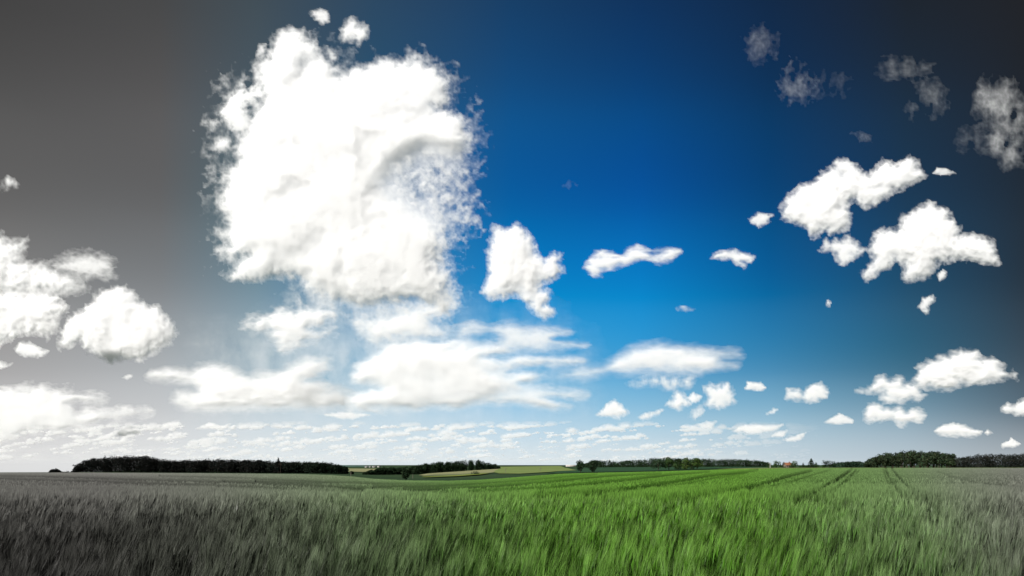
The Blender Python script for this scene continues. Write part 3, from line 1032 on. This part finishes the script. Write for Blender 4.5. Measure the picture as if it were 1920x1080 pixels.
cloud([(BIG, 10, 11, .985, 26), (FRAG, 7, 9, .93, 16), ([(716,350),(738,312),(790,282),(850,290),(900,285),(930,330),(930,432),(858,428),(812,418),(765,390)], 28, 6, -.99, 30), (MOTT, 18, 28, .78, 32, .58),
       ([(735,300),(800,275),(870,280),(868,340),(860,400),(835,440),(820,425),(770,395),(715,350)], 22, 26, .4, 34, .3),
       ([(388,235),(420,150),(470,130),(470,260),(440,330),(452,400),(448,500),(415,500),(396,400),(398,300)], 20, 24, .6, 32, .8),
       ([(590,60),(640,90),(690,105),(780,90),(850,110),(880,180),(905,260),(870,300),(850,190),(780,115),(660,138),(600,120)], 20, 24, .5, 32, 1.0),
       ([(828,460),(842,520),(840,590),(800,600),(700,590),(580,560),(560,540),(700,570),(830,570),(840,500)], 20, 24, .5, 28, .5), (FRIN, 14, 16, .8, 15),
       ([(397,276),(410,260),(430,262),(433,278),(415,284)], 6, 5, .9, 14),
       ([(380,230),(395,224),(412,232),(398,238)], 6, 5, .7, 12),
       ([(612,88),(622,98),(632,112),(622,116),(614,104)], 6, 5, .55, 12),
       ([(488,86),(496,84),(498,94),(489,108),(484,104)], 5, 4, .8, 12),
       ([(561,118),(572,108),(581,112),(572,130),(563,138)], 16, 9, -.5, 12)],
      2600, 'huge ragged white cloud towering over the left half of the field', seed=3, depth=.09)


def cl(poly, label, soft=7, rag=7, peak=.98, grain=18, seed=0, depth=.16, extra=(), group=None, s=1.8, far=15000.0):
    P = np.asarray(poly, float)
    el = (YH - P[:, 1].mean())/F
    D = min(1150.0/el, far)
    sc = min(1.0, (P.max(0) - P.min(0)).min()/45.0)
    soft, rag, grain = max(soft*sc, 2.5), max(rag*sc, 2.0), max(grain*(.35 + .65*sc), 6)
    return cloud([(poly, soft, rag, peak, grain)] + list(extra), D, label, seed=seed or int(P.sum()) % 9973, depth=depth, s=s, group=group)


# right half
cl([(1472,374),(1500,350),(1523,347),(1535,333),(1552,320),(1564,317),(1567,302),(1593,301),(1608,315),(1614,327),(1628,329),(1652,310),(1663,301),(1678,310),(1704,297),(1717,304),(1719,312),(1733,329),(1719,339),(1690,347),(1666,368),(1643,380),(1620,387),(1608,380),(1605,368),(1593,374),(1585,388),(1590,394),(1593,412),(1585,429),(1561,438),(1547,429),(1526,442),(1512,423),(1485,415),(1471,406),(1468,391)],
   'white two-winged cloud slanting upward to the right in dark blue sky', extra=[([(1570,318),(1580,322),(1584,338),(1574,334)], 8, 5, -.5, 10), ([(1626,350),(1655,343),(1660,350),(1630,357)], 9, 5, -.3, 12)])
cl([(1745,381),(1774,394),(1780,409),(1797,429),(1795,444),(1827,441),(1859,452),(1865,476),(1873,492),(1850,493),(1809,485),(1780,485),(1760,490),(1739,517),(1710,527),(1695,520),(1698,493),(1678,487),(1660,505),(1625,524),(1618,511),(1640,490),(1631,467),(1649,432),(1675,432),(1692,429),(1691,412),(1716,394)],
   'solid white domed cloud with trailing feet in dark grey-blue sky')
cl([(1405,412),(1424,400),(1449,403),(1439,415),(1426,426),(1412,419)], 'small ragged cloud left of the two-winged slanting cloud', peak=.85)
cl([(1541,464),(1547,455),(1564,454),(1590,444),(1602,455),(1620,470),(1602,479),(1590,496),(1576,493),(1570,482),(1564,471)], 'small star-shaped cloud just under the two-winged slanting cloud', peak=.93)
cl([(1758,517),(1768,506),(1776,511),(1771,522),(1762,527)], 'tiny cloud scrap below the solid domed cloud with feet', peak=.85)
cl([(1724,578),(1730,562),(1748,555),(1753,560),(1741,572),(1738,586),(1729,582)], 'tiny leaf-shaped cloud alone below the domed cloud, above the cumulus', peak=.93)
cl([(1748,325),(1755,315),(1775,317),(1793,325),(1770,329)], 'tiny flat cloud right of the two-winged slanting cloud tip', peak=.75)
cl([(1335,482),(1350,472),(1375,470),(1395,475),(1411,482),(1405,490),(1391,488),(1396,499),(1380,495),(1370,485),(1350,485)], 'small arched white cloud alone in bright blue sky', peak=.93)
cl([(1098,500),(1105,485),(1125,472),(1150,478),(1165,482),(1180,468),(1195,462),(1215,468),(1222,478),(1240,470),(1262,468),(1272,472),(1258,485),(1240,492),(1215,485),(1190,487),(1170,497),(1145,505),(1115,515)], 'long thin wavy cloud streak in saturated blue sky', peak=.94)
cl([(925,428),(945,432),(965,422),(985,432),(998,450),(1003,472),(1020,487),(1040,477),(1052,481),(1045,492),(1055,505),(1040,520),(1020,530),(1012,540),(1030,545),(1030,560),(1022,572),(1038,585),(1020,597),(1003,585),(990,570),(970,553),(945,557),(918,560),(905,548),(915,525),(918,495),(915,470),(922,450)],
   'upright torn white cloud standing right of the huge cloud')
cl([(1715,713),(1723,687),(1747,680),(1763,670),(1790,663),(1810,657),(1827,660),(1843,677),(1863,672),(1880,687),(1888,702),(1873,712),(1830,717),(1793,720),(1777,730),(1753,728),(1723,723)],
   'broad puffy cumulus with flat base above the right-hand wood', extra=[([(1890,705),(1900,692),(1912,708),(1908,715)], 4, 4, .6, 9)])
cl([(1610,733),(1633,727),(1643,710),(1657,705),(1673,717),(1685,710),(1693,723),(1713,720),(1720,733),(1733,740),(1723,748),(1693,750),(1650,750),(1660,737),(1633,735)], 'two-humped cumulus touching the left edge of the broad cumulus', peak=.95)
cl([(1620,773),(1627,762),(1647,760),(1657,770),(1687,762),(1700,772),(1720,768),(1734,778),(1723,790),(1703,788),(1693,800),(1683,795),(1673,785),(1627,787)], 'low lumpy cumulus directly above the left end of right-hand wood', peak=.96)
cl([(1753,810),(1767,797),(1787,793),(1813,800),(1843,810),(1833,818),(1773,817)], 'flat-bottomed little cumulus over the middle of right-hand wood', peak=.96)
cl([(1846,812),(1852,806),(1862,811),(1853,816)], 'tiny puff beside the flat-bottomed little cumulus over the wood', peak=.7)
cl([(1876,834),(1886,829),(1897,822),(1912,832),(1903,838),(1880,838)], 'small bright cumulus lowest over the far dark treeline', peak=.96)
cl([(1877,770),(1890,758),(1903,760),(1913,750),(1935,747),(1942,777),(1913,777)], 'white cumulus cut off by the right edge of the photo', peak=.95)
cl([(1473,747),(1480,732),(1497,732),(1507,740),(1520,723),(1537,719),(1550,730),(1547,747),(1527,753),(1507,748)], 'rounded white cumulus with a fainter left shoulder in pale blue', peak=.95)
cl([(1397,730),(1400,717),(1427,717),(1436,727),(1427,733)], 'small loaf-shaped cloud right of the stacked double puff', peak=.93)
cl([(1543,793),(1563,783),(1573,776),(1600,786),(1597,794)], 'faint small cumulus above the conical village tree', peak=.85)
cl([(1057,703),(1087,693),(1133,687),(1157,670),(1187,653),(1233,647),(1280,651),(1313,656),(1384,662),(1347,669),(1340,679),(1374,687),(1313,696),(1280,698),(1207,697),(1140,699),(1090,705)], 'smooth lens-shaped cloud with a pointed left tail', peak=.93, soft=12, grain=30)
cl([(1177,723),(1207,709),(1257,703),(1303,710),(1290,725),(1257,731),(1225,722)], 'thin pale veil cloud beneath the lens-shaped cloud', peak=.62, soft=12)
cl([(1250,760),(1262,747),(1268,735),(1280,733),(1285,745),(1293,755),(1273,767)], 'small pointed cumulus beneath the thin pale veil cloud', peak=.92)
cl([(1290,747),(1300,736),(1315,743),(1309,753),(1298,756)], 'small round puff between pointed cumulus and stacked double puff', peak=.85)
cl([(1323,753),(1327,740),(1324,723),(1345,724),(1363,720),(1370,735),(1377,750),(1347,765),(1333,762)], 'stacked double puff of cloud left of the loaf-shaped cloud', peak=.9)
cl([(1120,777),(1133,763),(1153,752),(1167,762),(1177,773),(1160,782)], 'bright slanted cumulus below the tail of the lens-shaped cloud', peak=.94)
cl([(1195,783),(1215,774),(1245,768),(1235,778),(1210,787)], 'thin slanted cloud scrap right of the bright slanted cumulus', peak=.7)
cl([(1292,782),(1298,768),(1312,760),(1320,768),(1312,778),(1298,788)], 'faint fluffy puff under the small round puff', peak=.6)
cl([(1305,797),(1325,790),(1346,790),(1335,799),(1315,801)], 'low flat cloudlet left of the long grey-bottomed cloud', peak=.75)
cl([(1376,808),(1385,800),(1400,797),(1440,798),(1470,796),(1457,804),(1410,812)], 'long narrow flat cloud low over the cluster of bright trees', peak=.9)
cl([(1434,776),(1448,770),(1452,764),(1458,768),(1453,775)], 'tiny hook-shaped cloud above the village', peak=.8)
for q, lb in (([(1446,819),(1456,810),(1478,807),(1470,817),(1455,821)], 'small flat cloud low over the utility pole'),
              ([(1465,826),(1485,820),(1512,812),(1500,824),(1475,828)], 'narrow flat cloud low over the conical village tree')):
    cl(q, lb, peak=.85, far=13200.0 if 'narrow' in lb else 15000.0)
# thin torn scraps, upper right
cl([(1410,98),(1415,72),(1436,60),(1447,90),(1427,106)], 'faint blue-tinted triangular wisp, topmost in the deep blue sky', peak=.11, soft=24, rag=22, grain=22)
cl([(1472,158),(1485,140),(1490,122),(1497,146),(1509,166),(1512,178),(1500,198),(1488,178)], 'faint upright wisp with a pointed top in deep blue sky', peak=.15, soft=22, rag=22, grain=20)
cl([(1520,175),(1530,145),(1550,143),(1566,160),(1586,148),(1578,176),(1547,172)], 'very faint veil right of the pointed upright wisp', peak=.05, soft=24, rag=16, grain=18)
cl([(1652,131),(1668,110),(1690,120),(1701,114),(1739,125),(1721,139),(1687,140)], 'faint grey wisp high in the dark upper right sky', peak=.1, soft=24, rag=22, grain=22)
cl([(1729,162),(1745,155),(1762,172),(1766,190),(1750,214),(1738,190)], 'small grey wisp beneath the high faint grey wisp', peak=.13, soft=22, rag=12, grain=18)
cl([(1700,205),(1712,192),(1722,200),(1712,222)], 'barely visible wisp left of the small grey wisp', peak=.08, soft=20, rag=12, grain=16)
cl([(1844,178),(1856,163),(1885,165),(1903,187),(1913,219),(1903,246),(1879,233),(1856,216),(1846,198)], 'large grey torn cloud near the upper right photo edge', peak=.38, soft=24, rag=12, grain=22, extra=[([(1868,185),(1880,180),(1884,200),(1872,204)], 12, 8, -.6, 14)])
cl([(1862,260),(1882,254),(1906,268),(1905,292),(1885,300),(1866,280)], 'grey torn cloud beneath the large grey torn cloud', peak=.36, soft=22, rag=11, grain=20, extra=[([(1800,262),(1830,246),(1848,262),(1830,270)], 20, 16, .1, 18)])
cl([(1598,252),(1612,248),(1630,256),(1632,264),(1612,262)], 'barely visible flat wisp between high wisps and two-winged cloud', peak=.12, soft=18, rag=10, grain=16)
cl([(1262,577),(1275,573),(1305,578),(1300,584),(1272,585)], 'tiny faint streak alone in the middle blue sky', peak=.3)
cl([(1548,572),(1551,562),(1557,566),(1559,575),(1552,578)], 'tiny faint speck of cloud left of the leaf-shaped cloud', peak=.5)
cl([(1055,348),(1068,340),(1084,346),(1072,356)], 'barely visible puff in open blue sky above the wavy streak', peak=.06, soft=16)
# middle
cl([(583,23),(600,19),(613,21),(617,40),(603,44),(592,36)], 'small torn cloud above the huge cloud tower, topmost of two', peak=.8, soft=9)
cl([(641,58),(652,44),(663,36),(670,47),(688,51),(684,70),(672,80),(663,71),(645,76)], 'small torn cloud right above the huge cloud, lower of two', peak=.88, soft=9)
cl([(460,608),(477,595),(507,593),(520,580),(547,583),(560,572),(583,580),(627,585),(627,597),(600,608),(580,617),(627,620),(607,627),(580,637),(553,650),(520,655),(523,643),(513,630),(500,617),(480,620)], 'ragged white cloud with pointed left end under the huge cloud', peak=.95, soft=10, rag=9,
   extra=[([(548,566),(580,548),(640,562),(720,566),(760,580),(690,590),(640,588),(590,580)], 24, 12, .6, 26)])
cl([(660,603),(707,597),(733,582),(773,575),(800,568),(845,562),(842,583),(827,592),(807,603),(835,617),(840,633),(790,635),(757,640),(690,643),(673,623)], 'soft white cloud hanging under the huge cloud, above the wide sheet', peak=.92, soft=14, rag=10, grain=24,
   extra=[([(840,560),(880,555),(870,565),(850,580)], 10, 8, .5, 14)])
cl([(847,623),(887,607),(923,613),(957,607),(977,615),(1040,615),(1068,623),(1040,637),(1095,647),(1040,653),(973,655),(933,643),(947,630),(913,620),(867,628)], 'feathery streaked veil above the right end of the wide sheet', peak=.78, soft=10, rag=9, grain=26)
cl([(713,665),(727,647),(790,640),(873,642),(933,650),(963,657),(907,667),(940,677),(987,670),(1033,667),(1095,677),(1067,682),(1023,678),(973,687),(950,700),(1020,702),(973,720),(1057,733),(1098,740),(1017,745),(1060,762),(1007,763),(940,755),(873,760),(807,768),(740,768),(660,765),(655,745),(690,733),(710,727),(700,720),(660,710),(660,700),(683,683)],
   'wide flat white cloud sheet low in the centre of the sky', peak=.96, soft=9, rag=8, grain=34, extra=[([(400,640),(640,590),(860,590),(1010,612),(1090,660),(1080,745),(900,772),(600,772),(380,765),(470,720)], 60, 16, .26, 40), ([(900,748),(990,722),(1040,732),(960,745)], 14, 8, -.4, 20), ([(905,690),(950,690),(960,712),(920,705)], 14, 8, -.3, 18)])
cl([(280,708),(283,698),(320,692),(350,696),(367,688),(400,685),(433,693),(473,710),(493,700),(527,695),(547,687),(573,673),(593,673),(623,672),(618,684),(597,700),(575,712),(600,717),(637,727),(660,742),(650,765),(560,766),(467,767),(367,765),(333,757),(323,747),(333,738),(367,733),(360,723),(327,715)],
   'long low white cloud bank with humps above the left dark wood', peak=.97, soft=10, rag=7, grain=26)
cl([(605,778),(640,773),(673,774),(695,778),(660,785),(625,783)], 'thin lens-shaped streak just below the long cloud bank', peak=.85, soft=8, rag=3)
# left
cl([(110,652),(117,630),(123,607),(143,590),(173,570),(180,553),(207,542),(233,538),(247,547),(260,567),(280,575),(297,577),(305,590),(320,603),(328,627),(313,643),(287,660),(263,675),(240,670),(207,678),(180,663),(160,650),(147,633),(133,648)], 'billowing white cumulus standing alone in grey sky at left')
cl([(-70,438),(0,446),(14,456),(46,456),(44,473),(35,487),(50,492),(63,500),(79,498),(104,508),(146,521),(155,540),(100,549),(40,546),(-70,556)], 'bright streaky cloud cut by the left edge, uppermost of the stack', soft=13, rag=10)
cl([(104,494),(129,481),(150,477),(167,477),(183,481),(204,483),(212,498),(208,515),(177,519),(146,515),(117,504)], 'translucent puffy cloud right of the uppermost left-edge cloud', peak=.78, soft=12, rag=10)
cl([(-60,552),(0,549),(23,547),(60,548),(90,550),(110,563),(122,580),(107,593),(103,617),(87,630),(67,623),(40,623),(20,633),(0,645),(-60,660)], 'heavy white cumulus cut by the left edge, below the streaky one', soft=9, rag=9)
cl([(28,657),(37,645),(53,642),(73,653),(90,657),(80,667),(43,668)], 'small white puff under the heavy left-edge cumulus', peak=.95)
cl([(-40,676),(0,678),(22,682),(12,690),(-40,694)], 'faint streak at the left edge below the small white puff', peak=.7)
cl([(-60,724),(0,727),(73,728),(150,738),(193,746),(133,755),(150,768),(183,771),(283,775),(200,784),(150,797),(100,808),(60,806),(30,818),(-60,822)], 'broad layered grey-white cloud bank low at the left edge', peak=.93, soft=9, rag=13, grain=26)
cl([(3,354),(4,338),(13,331),(26,338),(33,346),(21,352),(8,357)], 'tiny torn scrap high at the left edge', peak=.6, soft=10)
cl([(230,708),(238,702),(248,703),(251,709),(240,711)], 'tiny grey puff right below the lone left cumulus', peak=.7)
cl([(216,818),(230,803),(247,800),(268,807),(253,815)], 'small cloud above the rounded left end of the dark wood', peak=.85)
cl([(291,804),(307,795),(333,789),(342,795),(327,803)], 'small bright cloud above the dark wood, left of another', peak=.88)
cl([(368,803),(393,792),(413,800),(435,795),(420,805)], 'small bright cloud with right tail above the dark wood', peak=.88)


def cloud_band():
    """the far rows of small fair-weather clouds just above the horizon, too many to count"""
    gx, gy = np.meshgrid(np.arange(-60, 1560, 1.3), np.arange(786, 872, .85))
    p = YH - gy
    base = np.full_like(gx, -1.0)
    rng = np.random.default_rng(11)
    for k in range(460):
        q = rng.uniform(0, 1)**1.15*66 + 7
        x = rng.uniform(-50, 1530)
        w = (9 + 27*rng.uniform()**1.6)*(0.45 + q/58)
        tilt = rng.uniform(.02, .16)
        for j in range(rng.integers(4, 9)):
            u_ = rng.uniform(-1, 1)
            r = w*rng.uniform(.16, .34)*(1.15 - .6*abs(u_))
            bx, bp = x + u_*w*.85, q + u_*w*tilt + r*.35
            m = (np.abs(gx - bx) < 2.2*r + 6) & (np.abs(p - bp) < 2.2*r + 6)
            dx, dy = (gx[m] - bx)/(r*1.35), (p[m] - bp)/(r*.82)
            dy = np.where(dy < 0, dy*2.0, dy)
            base[m] = np.maximum(base[m], (1 - np.hypot(dx, dy))*min(1.0, r/5 + .45))
    n = fbm(gx/11, gy/8, 3, 77, .55)
    d = base + .38*n
    a = np.clip(d/.75, 0, 1)
    a = a*a*(3 - 2*a)*(.55 + .25*np.clip(p/70, 0, 1))
    veil = .26*np.clip((52 - p)/40, 0, 1)*np.clip(.6 + 1.2*fbm(gx/70, gy/12, 3, 79), 0, 1)
    a = 1 - (1 - a)*(1 - veil)
    fade = np.clip((1540 - gx)/260, 0, 1)*np.clip((gx + 58)/8, 0, 1)*np.clip((p - 2)/8, 0, 1)*np.clip((84 - p)/12, 0, 1)
    return gx, gy, a*fade


_gx, _gy, _a = cloud_band()
grid_cloud(_gx, _gy, _a, np.zeros_like(_a), 40.0, 19000.0, 'distant_clouds', 'far rows of small pale clouds just above the horizon', kind='stuff')
